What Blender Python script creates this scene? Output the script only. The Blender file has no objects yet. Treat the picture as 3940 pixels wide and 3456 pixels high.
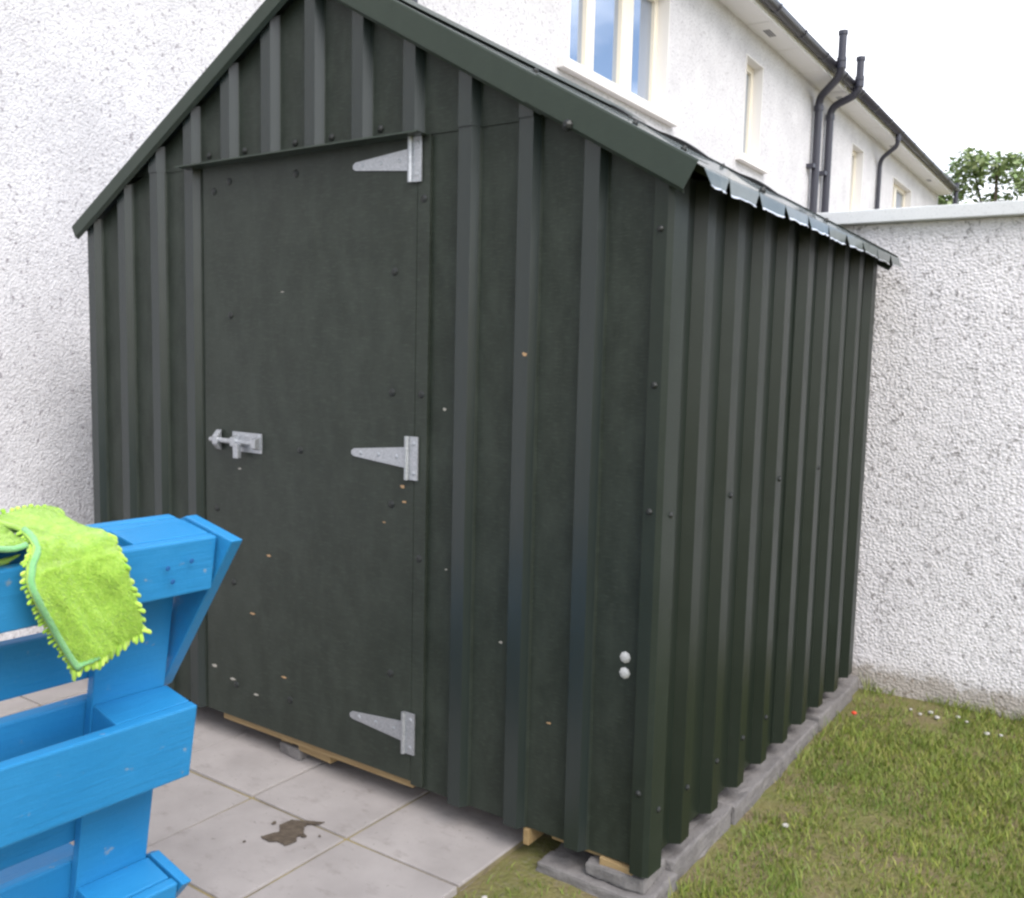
import bpy, bmesh, math, random
import numpy as np
from mathutils import Vector, Matrix, noise as mnoise
random.seed(7); rng = np.random.default_rng(11)
scene = bpy.context.scene
col = scene.collection

# ------------------------------------------------------------------ camera
cd = bpy.data.cameras.new('camera'); cam = bpy.data.objects.new('camera', cd); col.objects.link(cam)
cam.location = (3.3163, -2.0122, 1.3682)
cam.rotation_euler = (1.4676, -0.0234, 0.6058)
cd.sensor_fit = 'HORIZONTAL'; cd.sensor_width = 36.0; cd.lens = 3580.37 / 3940 * 36.0
cd.clip_start = 0.02; cd.clip_end = 600
scene.camera = cam

# ------------------------------------------------------------------ sky, sun, exposure
SUN_EL, SUN_AZ = math.radians(48), math.radians(115)      # azimuth measured from +Y towards +X
world = bpy.data.worlds.new('World'); scene.world = world; world.use_nodes = True
wt = world.node_tree; wt.nodes.clear()
wo = wt.nodes.new('ShaderNodeOutputWorld'); bg = wt.nodes.new('ShaderNodeBackground'); bg.inputs['Strength'].default_value = 0.10
sky = wt.nodes.new('ShaderNodeTexSky'); sky.sky_type = 'NISHITA'; sky.sun_disc = False
sky.sun_elevation = SUN_EL; sky.sun_rotation = SUN_AZ; sky.air_density = 1.0; sky.dust_density = 2.0
tc = wt.nodes.new('ShaderNodeTexCoord'); mp = wt.nodes.new('ShaderNodeMapping'); mp.inputs['Scale'].default_value = (1.6, 1.6, 4.5)
mp.inputs['Rotation'].default_value = (0, 0, math.radians(128)); mp.inputs['Location'].default_value = (2.3, 0.4, 0.0)
nz = wt.nodes.new('ShaderNodeTexNoise'); nz.inputs['Scale'].default_value = 1.3; nz.inputs['Detail'].default_value = 7; nz.inputs['Roughness'].default_value = 0.55
rp = wt.nodes.new('ShaderNodeValToRGB'); rp.color_ramp.elements[0].position = 0.39; rp.color_ramp.elements[1].position = 0.62
mx = wt.nodes.new('ShaderNodeMixRGB'); mx.inputs['Color2'].default_value = (10.0, 10.1, 10.6, 1)
wt.links.new(tc.outputs['Generated'], mp.inputs['Vector']); wt.links.new(mp.outputs['Vector'], nz.inputs['Vector'])
wt.links.new(nz.outputs['Fac'], rp.inputs['Fac']); wt.links.new(rp.outputs['Color'], mx.inputs['Fac'])
wt.links.new(sky.outputs['Color'], mx.inputs['Color1']); wt.links.new(mx.outputs['Color'], bg.inputs['Color']); wt.links.new(bg.outputs['Background'], wo.inputs['Surface'])
sl = bpy.data.lights.new('sun', 'SUN'); sl.energy = 1.1; sl.angle = math.radians(35); sl.color = (1.0, 0.97, 0.94)
sun = bpy.data.objects.new('sun', sl); col.objects.link(sun)
sd = Vector((math.sin(SUN_AZ) * math.cos(SUN_EL), math.cos(SUN_AZ) * math.cos(SUN_EL), math.sin(SUN_EL)))
sun.rotation_euler = (-sd).to_track_quat('-Z', 'Y').to_euler()
vs = scene.view_settings; vs.view_transform = 'Standard'; vs.look = 'None'; vs.exposure = 1.4; vs.gamma = 1.0; vs.use_curve_mapping = False
scene.cycles.filter_width = 2.6

# ------------------------------------------------------------------ materials
def new_mat(name, base, rough=0.6, spec=0.5, metal=0.0):
    m = bpy.data.materials.new(name); m.use_nodes = True
    b = m.node_tree.nodes['Principled BSDF']
    b.inputs['Base Color'].default_value = (*base, 1); b.inputs['Roughness'].default_value = rough
    b.inputs['Specular IOR Level'].default_value = spec; b.inputs['Metallic'].default_value = metal
    return m
class N:
    """small node helper around one material"""
    def __init__(s, m):
        s.m = m; s.t = m.node_tree; s.b = s.t.nodes['Principled BSDF']
        s.geo = s.t.nodes.new('ShaderNodeNewGeometry'); s.pos = s.geo.outputs['Position']; s.bump = None
        s.obj = s.t.nodes.new('ShaderNodeTexCoord').outputs['Object']
    def mapping(s, scale, vec=None):
        n = s.t.nodes.new('ShaderNodeMapping'); n.inputs['Scale'].default_value = scale
        s.t.links.new(vec or s.pos, n.inputs['Vector']); return n.outputs['Vector']
    def noise(s, scale, detail=4, rough=0.55, vec=None, dist=0.0):
        n = s.t.nodes.new('ShaderNodeTexNoise'); n.inputs['Scale'].default_value = scale; n.inputs['Detail'].default_value = detail
        n.inputs['Roughness'].default_value = rough; n.inputs['Distortion'].default_value = dist
        s.t.links.new(vec or s.pos, n.inputs['Vector']); return n.outputs['Fac']
    def voro(s, scale, vec=None, out='Distance', feature='F1'):
        n = s.t.nodes.new('ShaderNodeTexVoronoi'); n.inputs['Scale'].default_value = scale; n.feature = feature
        s.t.links.new(vec or s.pos, n.inputs['Vector']); return n.outputs[out]
    def ramp(s, fac, stops):
        n = s.t.nodes.new('ShaderNodeValToRGB'); e = n.color_ramp.elements
        while len(e) < len(stops): e.new(0.5)
        for i, (p, c) in enumerate(stops):
            e[i].position = p; e[i].color = (*c, 1) if hasattr(c, '__len__') else (c, c, c, 1)
        s.t.links.new(fac, n.inputs['Fac']); return n.outputs['Color']
    def mix(s, fac, a, b, mode='MIX'):
        n = s.t.nodes.new('ShaderNodeMixRGB'); n.blend_type = mode
        for k, v in (('Fac', fac), ('Color1', a), ('Color2', b)):
            if hasattr(v, 'is_linked') or hasattr(v, 'links'): s.t.links.new(v, n.inputs[k])
            elif k == 'Fac': n.inputs[k].default_value = v
            else: n.inputs[k].default_value = (*v, 1) if hasattr(v, '__len__') else (v, v, v, 1)
        return n.outputs['Color']
    def math(s, op, a, b):
        n = s.t.nodes.new('ShaderNodeMath'); n.operation = op
        for i, v in enumerate((a, b)):
            if isinstance(v, (int, float)): n.inputs[i].default_value = v
            else: s.t.links.new(v, n.inputs[i])
        return n.outputs['Value']
    def sep(s, axis, vec=None):
        n = s.t.nodes.new('ShaderNodeSeparateXYZ'); s.t.links.new(vec or s.pos, n.inputs['Vector']); return n.outputs[axis]
    def color(s, c): s.t.links.new(c, s.b.inputs['Base Color'])
    def rough(s, c): s.t.links.new(c, s.b.inputs['Roughness'])
    def add_bump(s, h, strength, dist):
        n = s.t.nodes.new('ShaderNodeBump'); n.inputs['Strength'].default_value = strength; n.inputs['Distance'].default_value = dist
        s.t.links.new(h, n.inputs['Height'])
        if s.bump is not None: s.t.links.new(s.bump, n.inputs['Normal'])
        s.bump = n.outputs['Normal']; s.t.links.new(s.bump, s.b.inputs['Normal'])

def steel_mat(name, base, dust, ribs=None):
    m = new_mat(name, base, 0.42, 0.3); n = N(m)
    big = n.noise(1.7, 5); fine = n.noise(900, 2); streak = n.noise(1, 5, 0.65, n.mapping((16, 16, 7)))
    horiz = n.noise(1, 4, 0.65, n.mapping((38, 38, 240))); smudge = n.noise(3.4, 5, 0.7); blot = n.noise(5, 6, 0.7)
    lite = tuple(v * 2.0 + 0.012 for v in base)
    c = n.mix(n.ramp(streak, [(0.40, 0), (0.72, dust)]), base, lite)
    c = n.mix(n.ramp(horiz, [(0.52, 0), (0.76, dust * 1.3)]), c, tuple(v * 2.3 + 0.016 for v in base))
    c = n.mix(n.ramp(smudge, [(0.60, 0), (0.72, 0.5)]), c, tuple(v * 0.5 for v in base))
    c = n.mix(n.ramp(blot, [(0.55, 0), (0.75, dust * 0.8)]), c, lite)
    c = n.mix(n.ramp(big, [(0.3, 0.25), (0.7, 0)]), c, tuple(v * 0.75 for v in base))
    r = n.ramp(big, [(0.3, 0.34), (0.7, 0.46)])
    if ribs:   # dusty film remains on the flats only; the ribs are clean and glossier
        f = n.ramp(n.math('MULTIPLY', n.sep('Y'), -40.0), [(0.20, 0), (0.36, 1)])
        c = n.mix(f, c, ribs); r = n.mix(f, r, (0.27, 0.27, 0.27))
        sp = n.mix(f, (0.22,) * 3, (0.55,) * 3); n.t.links.new(sp, n.b.inputs['Specular IOR Level'])
    n.color(c); n.rough(r)
    n.add_bump(n.noise(2.3, 2), 0.25, 0.015); n.add_bump(fine, 0.10, 0.0006)
    return m
M_STEEL = steel_mat('green_coated_steel', (0.0205, 0.0262, 0.0202), 0.48, (0.0180, 0.0250, 0.0232))
M_CORNER = steel_mat('green_coated_corner', (0.0165, 0.0228, 0.0170), 0.15)
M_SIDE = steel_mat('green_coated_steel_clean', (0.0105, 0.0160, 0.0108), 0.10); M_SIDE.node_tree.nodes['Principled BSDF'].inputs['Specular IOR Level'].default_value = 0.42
M_DOOR = steel_mat('green_coated_steel_flat', (0.0215, 0.0272, 0.0210), 0.36)
M_TRIM = steel_mat('green_coated_trim', (0.031, 0.0428, 0.0325), 0.1)
M_ROOF = steel_mat('green_coated_roof', (0.070, 0.085, 0.078), 0.25); M_ROOF.node_tree.nodes['Principled BSDF'].inputs['Coat Weight'].default_value = 0.6
M_CUT = new_mat('bare_cut_steel', (0.75, 0.76, 0.78), 0.3, 0.5, 1.0)
M_SCREW = new_mat('screw_head_dark', (0.012, 0.014, 0.013), 0.5)
M_GALV = new_mat('galvanised_zinc', (0.62, 0.64, 0.67), 0.42, 0.5, 0.75)
n = N(M_GALV); n.color(n.ramp(n.voro(240, out='Color'), [(0.0, (0.36, 0.375, 0.40)), (1.0, (0.52, 0.535, 0.56))])); n.add_bump(n.noise(300, 2), 0.15, 0.0004)
M_WASH = new_mat('bright_washer', (0.50, 0.50, 0.49), 0.45, 0.4, 0.2)
M_BLACK = new_mat('black_felt_and_unlit_room', (0.008, 0.008, 0.009), 0.8)

def wood_mat(name, c1, c2, rough=0.65):
    m = new_mat(name, c1, rough, 0.3); n = N(m)
    g = n.noise(1, 5, 0.6, n.mapping((6, 60, 60), n.obj), 0.6)
    n.color(n.mix(n.ramp(g, [(0.3, 0), (0.7, 1)]), c1, c2)); n.add_bump(g, 0.3, 0.003)
    return m
M_PINE = wood_mat('bare_pine', (0.35, 0.255, 0.13), (0.25, 0.165, 0.075))
M_CHIP = new_mat('bare_wood_fleck', (0.40, 0.25, 0.13), 0.7)
M_CHIP2 = new_mat('pale_scuff', (0.34, 0.32, 0.28), 0.6)
def blue_mat():
    m = new_mat('blue_painted_wood', (0.016, 0.185, 0.58), 0.38, 0.5); n = N(m)
    g = n.noise(1, 6, 0.62, n.mapping((5, 70, 70), n.obj), 0.8); big = n.noise(6, 4, 0.5, n.obj)
    c = n.mix(n.ramp(big, [(0.3, 0), (0.75, 0.5)]), (0.018, 0.20, 0.45), (0.027, 0.25, 0.53))
    wear = n.noise(34, 4, 0.6, n.obj)
    c = n.mix(n.ramp(wear, [(0.665, 0), (0.72, 0.7)]), c, (0.24, 0.30, 0.36)); c = n.mix(n.ramp(g, [(0.62, 0), (0.85, 0.25)]), c, (0.008, 0.10, 0.30)); n.color(c)
    n.rough(n.ramp(big, [(0.3, 0.32), (0.7, 0.5)])); n.add_bump(g, 0.32, 0.004); n.add_bump(n.noise(40, 3, 0.5, n.obj), 0.25, 0.004); n.add_bump(n.noise(1, 4, 0.6, n.mapping((16, 260, 260), n.obj)), 0.2, 0.0015)
    return m
M_BLUE = blue_mat()
M_NAIL = new_mat('painted_nail_dent', (0.012, 0.10, 0.30), 0.5)

def dash_mat(name, lo, hi, speck, specs, bump, dirt=None):
    m = new_mat(name, hi, 0.9, 0.15); n = N(m)
    wv = n.t.nodes.new('ShaderNodeVectorMath'); wv.operation = 'MULTIPLY_ADD'; cn = n.t.nodes.new('ShaderNodeTexNoise'); cn.inputs['Scale'].default_value = 25
    n.t.links.new(n.pos, cn.inputs['Vector']); n.t.links.new(cn.outputs['Color'], wv.inputs[0]); wv.inputs[1].default_value = (.006, .006, .006); n.t.links.new(n.pos, wv.inputs[2]); wp = wv.outputs['Vector']
    v1 = n.voro(88, wp); v2 = n.voro(270, wp); vc = n.voro(88, wp, 'Color')
    c = n.mix(n.ramp(n.noise(2.2, 5), [(0.3, 0), (0.7, 1)]), lo, hi)
    c = n.mix(n.ramp(vc, [(0.0, 0.0), (0.45, 0.0), (1.0, 0.6)]), c, tuple(v * 0.72 for v in lo))
    sp = n.noise(48, 4, 0.62); c = n.mix(n.ramp(sp, [(0.575, 0), (0.67, specs)]), c, speck)  # grey flecks; their colour paints the shade inside pebbledash pits
    if dirt:
        z = n.sep('Z'); edge = n.math('ADD', z, n.math('MULTIPLY', n.noise(14, 6, 0.7), -0.15))
        c = n.mix(n.ramp(edge, [(0.0, dirt[1] * .7), (0.02, dirt[1] * .25), (0.06, 0.0)]), c, dirt[0])
    n.color(c)
    n.add_bump(n.ramp(v1, [(0.0, 1), (0.35, 0.75), (0.62, 0)]), bump, 0.006); n.add_bump(n.ramp(v2, [(0.0, 1), (0.5, 0)]), bump * 0.35, 0.003); n.add_bump(n.noise(7, 3), bump * 0.5, 0.03)
    return m
M_DASH = dash_mat('white_pebbledash', (0.57, 0.56, 0.575), (0.69, 0.68, 0.695), (0.24, 0.22, 0.24), 0.85, 0.42)
M_DASH2 = dash_mat('white_pebbledash_boundary', (0.76, 0.73, 0.745), (0.85, 0.82, 0.835), (0.27, 0.25, 0.25), 0.85, 0.5, ((0.20, 0.15, 0.085), 0.85))
M_PLASTER = new_mat('smooth_white_plaster', (0.74, 0.72, 0.70), 0.8, 0.2)
def conc_mat(name, a, b, sc=9, bump=0.4):
    m = new_mat(name, a, 0.88, 0.2); n = N(m)
    c = n.mix(n.ramp(n.noise(sc, 6, 0.6), [(0.3, 0), (0.72, 1)]), a, b)
    c = n.mix(n.ramp(n.noise(150, 3), [(0.55, 0), (0.75, 0.5)]), c, tuple(v * 0.55 for v in a)); n.color(c)
    n.add_bump(n.noise(120, 4, 0.6), bump, 0.003); n.add_bump(n.noise(16, 3), bump * 0.6, 0.008)
    return m
M_COPING = conc_mat('pale_coping', (0.68, 0.69, 0.70), (0.76, 0.77, 0.78), 4, 0.12)
M_BLOCK = conc_mat('concrete_block_grey', (0.135, 0.128, 0.126), (0.22, 0.208, 0.202), 14, 0.9)
def slab_mat():
    m = new_mat('concrete_slab', (0.4, 0.37, 0.35), 0.85, 0.25); n = N(m)
    oi = n.t.nodes.new('ShaderNodeObjectInfo').outputs['Random']
    c = n.mix(n.ramp(n.noise(5, 6, 0.6), [(0.3, 0), (0.7, 1)]), (0.27, 0.25, 0.242), (0.36, 0.335, 0.325))
    c = n.mix(n.math('MULTIPLY', oi, 0.35), c, (0.23, 0.215, 0.21))
    st = n.noise(13, 5, 0.65, n.mapping((1, 1.8, 1))); c = n.mix(n.ramp(st, [(0.56, 0), (0.74, 0.5)]), c, (0.17, 0.15, 0.14))
    st2 = n.noise(60, 4, 0.6); c = n.mix(n.ramp(st2, [(0.66, 0), (0.73, 0.6)]), c, (0.12, 0.105, 0.095)); n.color(c)
    n.add_bump(n.noise(160, 4), 0.3, 0.002); n.add_bump(n.noise(10, 3), 0.25, 0.006)
    return m
M_SLAB = slab_mat()
M_JOINT = new_mat('mossy_joint_sand', (0.26, 0.21, 0.11), 0.95, 0.1)
n = N(M_JOINT); n.color(n.ramp(n.noise(7, 5), [(0.3, (0.30, 0.24, 0.10)), (0.5, (0.22, 0.19, 0.11)), (0.7, (0.13, 0.11, 0.085))])); n.add_bump(n.noise(200, 3), 0.6, 0.004)
M_STAIN = new_mat('damp_earth', (0.115, 0.088, 0.062), 0.6, 0.4); n = N(M_STAIN); n.color(n.ramp(n.noise(60, 4), [(0.3, (0.060, 0.047, 0.035)), (0.7, (0.115, 0.092, 0.07))])); n.add_bump(n.noise(150, 3), 0.5, 0.003)
def soil_mat():
    m = new_mat('lawn_soil', (0.12, 0.1, 0.06), 0.95, 0.1); n = N(m)
    c = n.ramp(n.noise(7, 6, 0.6), [(0.3, (0.13, 0.15, 0.042)), (0.52, (0.19, 0.175, 0.072)), (0.7, (0.20, 0.15, 0.10))])
    c = n.mix(n.ramp(n.noise(90, 4), [(0.5, 0), (0.75, 0.6)]), c, (0.22, 0.19, 0.15)); n.color(c)
    n.add_bump(n.noise(60, 5, 0.65), 0.8, 0.02)
    return m
M_SOIL = soil_mat()
def grass_mat():
    m = new_mat('grass_blades', (0.1, 0.14, 0.03), 0.55, 0.3); n = N(m); r = n.geo.outputs['Random Per Island']
    c = n.ramp(r, [(0.0, (0.105, 0.16, 0.024)), (0.5, (0.19, 0.25, 0.040)), (0.85, (0.30, 0.32, 0.065)), (0.97, (0.32, 0.30, 0.09)), (1.0, (0.36, 0.29, 0.13))])
    c = n.mix(n.ramp(n.noise(2.6, 4), [(0.35, 0), (0.65, 0.6)]), c, (0.10, 0.165, 0.028)); n.color(c)
    return m
M_GRASS = grass_mat()
M_PVC = new_mat('dark_grey_pvc', (0.040, 0.040, 0.055), 0.35, 0.5)
M_GUTTER = new_mat('gutter_grey_pvc', (0.036, 0.034, 0.046), 0.4, 0.5)
M_SOFFIT = new_mat('white_upvc', (0.74, 0.73, 0.71), 0.45, 0.4)
M_CREAM = new_mat('cream_upvc', (0.80, 0.73, 0.60), 0.4, 0.4)
M_TILE = new_mat('roof_slate', (0.06, 0.06, 0.065), 0.6); n = N(M_TILE); n.add_bump(n.noise(30, 3), 0.4, 0.01)
def glass_mat():
    m = new_mat('window_glass', (0.10, 0.14, 0.22), 0.02, 1.0); b = m.node_tree.nodes['Principled BSDF']
    t = m.node_tree; g = t.nodes.new('ShaderNodeBsdfGlossy'); g.inputs['Roughness'].default_value = 0.015; g.inputs['Color'].default_value = (0.80, 0.88, 1.0, 1)
    x = t.nodes.new('ShaderNodeMixShader'); x.inputs['Fac'].default_value = 0.42
    t.links.new(b.outputs['BSDF'], x.inputs[1]); t.links.new(g.outputs['BSDF'], x.inputs[2]); t.links.new(x.outputs['Shader'], t.nodes['Material Output'].inputs['Surface'])
    return m
M_GLASS = glass_mat()
def cloth_mat(name, c1, c2):
    m = new_mat(name, c1, 0.95, 0.1); n = N(m)
    r = n.noise(70, 4, 0.6, n.obj); n.color(n.ramp(r, [(0.3, c1), (0.7, c2)])); n.add_bump(n.noise(260, 4, 0.7, n.obj), 0.9, 0.006)
    b = n.b; b.inputs['Sheen Weight'].default_value = 0.35; b.inputs['Subsurface Weight'].default_value = 0.0
    return m
M_CLOTH = cloth_mat('lime_microfibre', (0.29, 0.53, 0.055), (0.44, 0.67, 0.10))
M_HEM = cloth_mat('mint_hem', (0.20, 0.55, 0.20), (0.28, 0.62, 0.26))
M_PILE = new_mat('lime_chenille', (0.4, 0.66, 0.05), 0.9, 0.1); n = N(M_PILE); n.color(n.ramp(n.geo.outputs['Random Per Island'], [(0.0, (0.25, 0.46, 0.05)), (0.5, (0.37, 0.60, 0.08)), (1.0, (0.50, 0.68, 0.13))])); n.b.inputs['Sheen Weight'].default_value = 0.3
def leaf_mat():
    m = new_mat('tree_leaves', (0.08, 0.12, 0.035), 0.5, 0.3); n = N(m)
    n.color(n.ramp(n.geo.outputs['Random Per Island'], [(0.0, (0.16, 0.23, 0.09)), (0.6, (0.28, 0.36, 0.16)), (1.0, (0.40, 0.45, 0.25))])); return m
M_LEAF = leaf_mat()
M_BARK = wood_mat('bark', (0.10, 0.075, 0.05), (0.06, 0.045, 0.03), 0.9)
M_PEBBLE = new_mat('pale_pebble', (0.42, 0.40, 0.38), 0.8); M_RED = new_mat('red_plastic', (0.62, 0.06, 0.02), 0.4)

# ------------------------------------------------------------------ geometry helpers
def link(name, me, mat, parent=None, smooth=False):
    if mat is not None and len(me.materials) == 0: me.materials.append(mat)
    o = bpy.data.objects.new(name, me); col.objects.link(o)
    if parent is not None: o.parent = parent
    if smooth: me.polygons.foreach_set('use_smooth', [True] * len(me.polygons))
    return o
def pydata(name, vs_, fs, mat, parent=None, smooth=False):
    me = bpy.data.meshes.new(name); me.from_pydata([tuple(v) for v in vs_], [], fs); me.update(); return link(name, me, mat, parent, smooth)
def finish(name, bm, mat, parent=None, smooth=False):
    bmesh.ops.recalc_face_normals(bm, faces=bm.faces); me = bpy.data.meshes.new(name); bm.to_mesh(me); bm.free(); return link(name, me, mat, parent, smooth)
def bm_box(bm, a, b, bevel=0.0, jit=0.0, mtx=None):
    vs_ = [bm.verts.new((x, y, z)) for x in (a[0], b[0]) for y in (a[1], b[1]) for z in (a[2], b[2])]
    fs = [(0, 1, 3, 2), (4, 6, 7, 5), (0, 4, 5, 1), (2, 3, 7, 6), (0, 2, 6, 4), (1, 5, 7, 3)]
    faces = [bm.faces.new([vs_[i] for i in f]) for f in fs]
    if jit:
        for v in vs_: v.co += Vector([random.uniform(-jit, jit) for _ in range(3)])
    out = vs_
    if bevel:
        ed = list({e for f in faces for e in f.edges})
        r = bmesh.ops.bevel(bm, geom=ed, offset=bevel, segments=2, profile=0.6, affect='EDGES'); out = list({v for f in r['faces'] for v in f.verts} | {v for v in vs_ if v.is_valid})
    if mtx is not None:
        for v in set(out): v.co = mtx @ v.co
def box(name, a, b, mat, parent=None, bevel=0.0, jit=0.0):
    bm = bmesh.new(); bm_box(bm, a, b, bevel, jit); return finish(name, bm, mat, parent)
def tube_bm(bm, pts, rad, seg=12, caps=True):
    pts = [Vector(p) for p in pts]; rings = []
    for i, p in enumerate(pts):
        d = (pts[min(i + 1, len(pts) - 1)] - pts[max(i - 1, 0)]).normalized()
        a = d.orthogonal().normalized() if i == 0 else (rings_a - d * rings_a.dot(d)).normalized(); rings_a = a; b = d.cross(a)
        r = rad[i] if hasattr(rad, '__len__') else rad
        rings.append([bm.verts.new(p + (a * math.cos(t) + b * math.sin(t)) * r) for t in [2 * math.pi * k / seg for k in range(seg)]])
    for i in range(len(rings) - 1):
        for k in range(seg): bm.faces.new((rings[i][k], rings[i][(k + 1) % seg], rings[i + 1][(k + 1) % seg], rings[i + 1][k]))
    if caps: bm.faces.new(rings[0][::-1]); bm.faces.new(rings[-1])
def tube(name, pts, rad, mat, parent=None, seg=12):
    bm = bmesh.new(); tube_bm(bm, pts, rad, seg); o = finish(name, bm, mat, parent, True)
    m = o.modifiers.new('edges', 'EDGE_SPLIT'); m.split_angle = math.radians(50); return o
def arc_path(p):  # rounds polyline corners
    out = [Vector(p[0])]
    for i in range(1, len(p) - 1):
        a, b, c = Vector(p[i - 1]), Vector(p[i]), Vector(p[i + 1]); r = min(0.12, (a - b).length * .45, (c - b).length * .45)
        s, e = b + (a - b).normalized() * r, b + (c - b).normalized() * r
        for k in range(6): t = k / 5; out.append((1 - t) ** 2 * s + 2 * t * (1 - t) * b + t * t * e)
    out.append(Vector(p[-1])); return out
def prism(name, poly, axis, lo, hi, mat, parent=None, bevel=0.0):
    """closed polygon in the two other axes, extruded along axis"""
    bm = bmesh.new()
    def P(q, w): return (w, q[0], q[1]) if axis == 0 else ((q[0], w, q[1]) if axis == 1 else (q[0], q[1], w))
    A = [bm.verts.new(P(q, lo)) for q in poly]; B = [bm.verts.new(P(q, hi)) for q in poly]; k = len(poly)
    bm.faces.new(A); bm.faces.new(B[::-1])
    for i in range(k): bm.faces.new((A[i], B[i], B[(i + 1) % k], A[(i + 1) % k]))
    if bevel: bmesh.ops.bevel(bm, geom=bm.edges[:], offset=bevel, segments=2, profile=0.6, affect='EDGES')
    return finish(name, bm, mat, parent)
def solid(o, th, off=0.0):
    m = o.modifiers.new('thickness', 'SOLIDIFY'); m.thickness = th; m.offset = off; return o
def thing(name, label, cat, loc=(0, 0, 0), rz=0.0, group=None):
    o = bpy.data.objects.new(name, None); col.objects.link(o); o.location = loc; o.rotation_euler = (0, 0, rz); o.empty_display_size = 0.1
    return tag(o, label, cat, group)
def tag(o, label, cat, group=None):
    o['label'] = label; o['category'] = cat
    if group: o['group'] = group
    return o
def structure(o): o['kind'] = 'structure'; return o
def stuff(o): o['kind'] = 'stuff'; return o

# ------------------------------------------------------------------ ground
def vnoise(x, y, s, seed=0): return mnoise.noise(Vector((x * s + seed, y * s - seed, seed * .37)))
gx = [-300, -60, -12, -4, 0, 1.0, 1.5] + list(np.arange(1.9, 6.01, .1)) + [8, 14, 60, 300]
gy = [-300, -60, -14] + list(np.arange(-4, 2.31, .15)) + [4, 12, 40, 120, 300]
gv = []; gf = []
for x in gx:
    for y in gy:
        z = -0.012
        if 1.95 < x < 6 and -4 < y < 2.3: z = -0.004 + 0.014 * vnoise(x, y, 1.7) + 0.008 * vnoise(x, y, 6, 3)
        gv.append((x, y, z))
ny = len(gy)
for i in range(len(gx) - 1):
    for j in range(ny - 1): gf.append((i * ny + j, (i + 1) * ny + j, (i + 1) * ny + j + 1, i * ny + j + 1))
structure(pydata('ground', gv, gf, M_SOIL, None, True))

# ------------------------------------------------------------------ paving
GX0, GY0, SL = 1.96, 0.165, 0.397
paving = structure(box('paving', (-0.62, -3.9, -0.05), (1.955, 0.56, 0.010), M_JOINT))
slab_mesh = []
for k in range(4):
    bm = bmesh.new(); h = (SL - 0.009) / 2; bm_box(bm, (-h, -h, -0.03), (h, h, 0.0), 0.004, 0.0015); me = bpy.data.meshes.new('slab')
    bmesh.ops.recalc_face_normals(bm, faces=bm.faces); bm.to_mesh(me); bm.free(); me.materials.append(M_SLAB); slab_mesh.append(me)
for i in range(7):
    for j in range(-1, 10):
        o = bpy.data.objects.new('slab', slab_mesh[(i * 3 + j) % 4]); col.objects.link(o); o.parent = paving
        o.location = (GX0 - SL * (i + .5), GY0 - SL * (j + .5), 0.016 + random.uniform(-.002, .003)); o.rotation_euler = (random.uniform(-.004, .004), random.uniform(-.004, .004), random.uniform(-.006, .006))
# damp earth stain
sp = [(1.375, -.375), (1.395, -.325), (1.368, -.30), (1.37, -.262), (1.395, -.25), (1.42, -.232), (1.455, -.214), (1.452, -.228), (1.425, -.25), (1.43, -.268), (1.455, -.29), (1.452, -.315), (1.468, -.33), (1.462, -.365), (1.43, -.362), (1.41, -.378)]
fine = []
for i in range(len(sp)):
    for k in range(7):
        t = k / 7; a_, b_ = sp[i], sp[(i + 1) % len(sp)]; fine.append((a_[0] + (b_[0] - a_[0]) * t + random.uniform(-.0018, .0018), a_[1] + (b_[1] - a_[1]) * t + random.uniform(-.0018, .0018)))
stain = prism('damp_stain', fine, 2, 0.0185, 0.0208, M_STAIN, paving)
for k in range(5):
    cx_, cy_, r_ = 1.415 + random.gauss(0, .05), -.30 + random.gauss(0, .06), random.uniform(.003, .008)
    prism('damp_fleck', [(cx_ + r_ * random.uniform(.6, 1.3) * math.cos(q), cy_ + r_ * random.uniform(.6, 1.3) * math.sin(q)) for q in (0, .9, 1.8, 2.7, 3.6, 4.5, 5.4)], 2, .0185, .0206, M_STAIN, stain)

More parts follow.
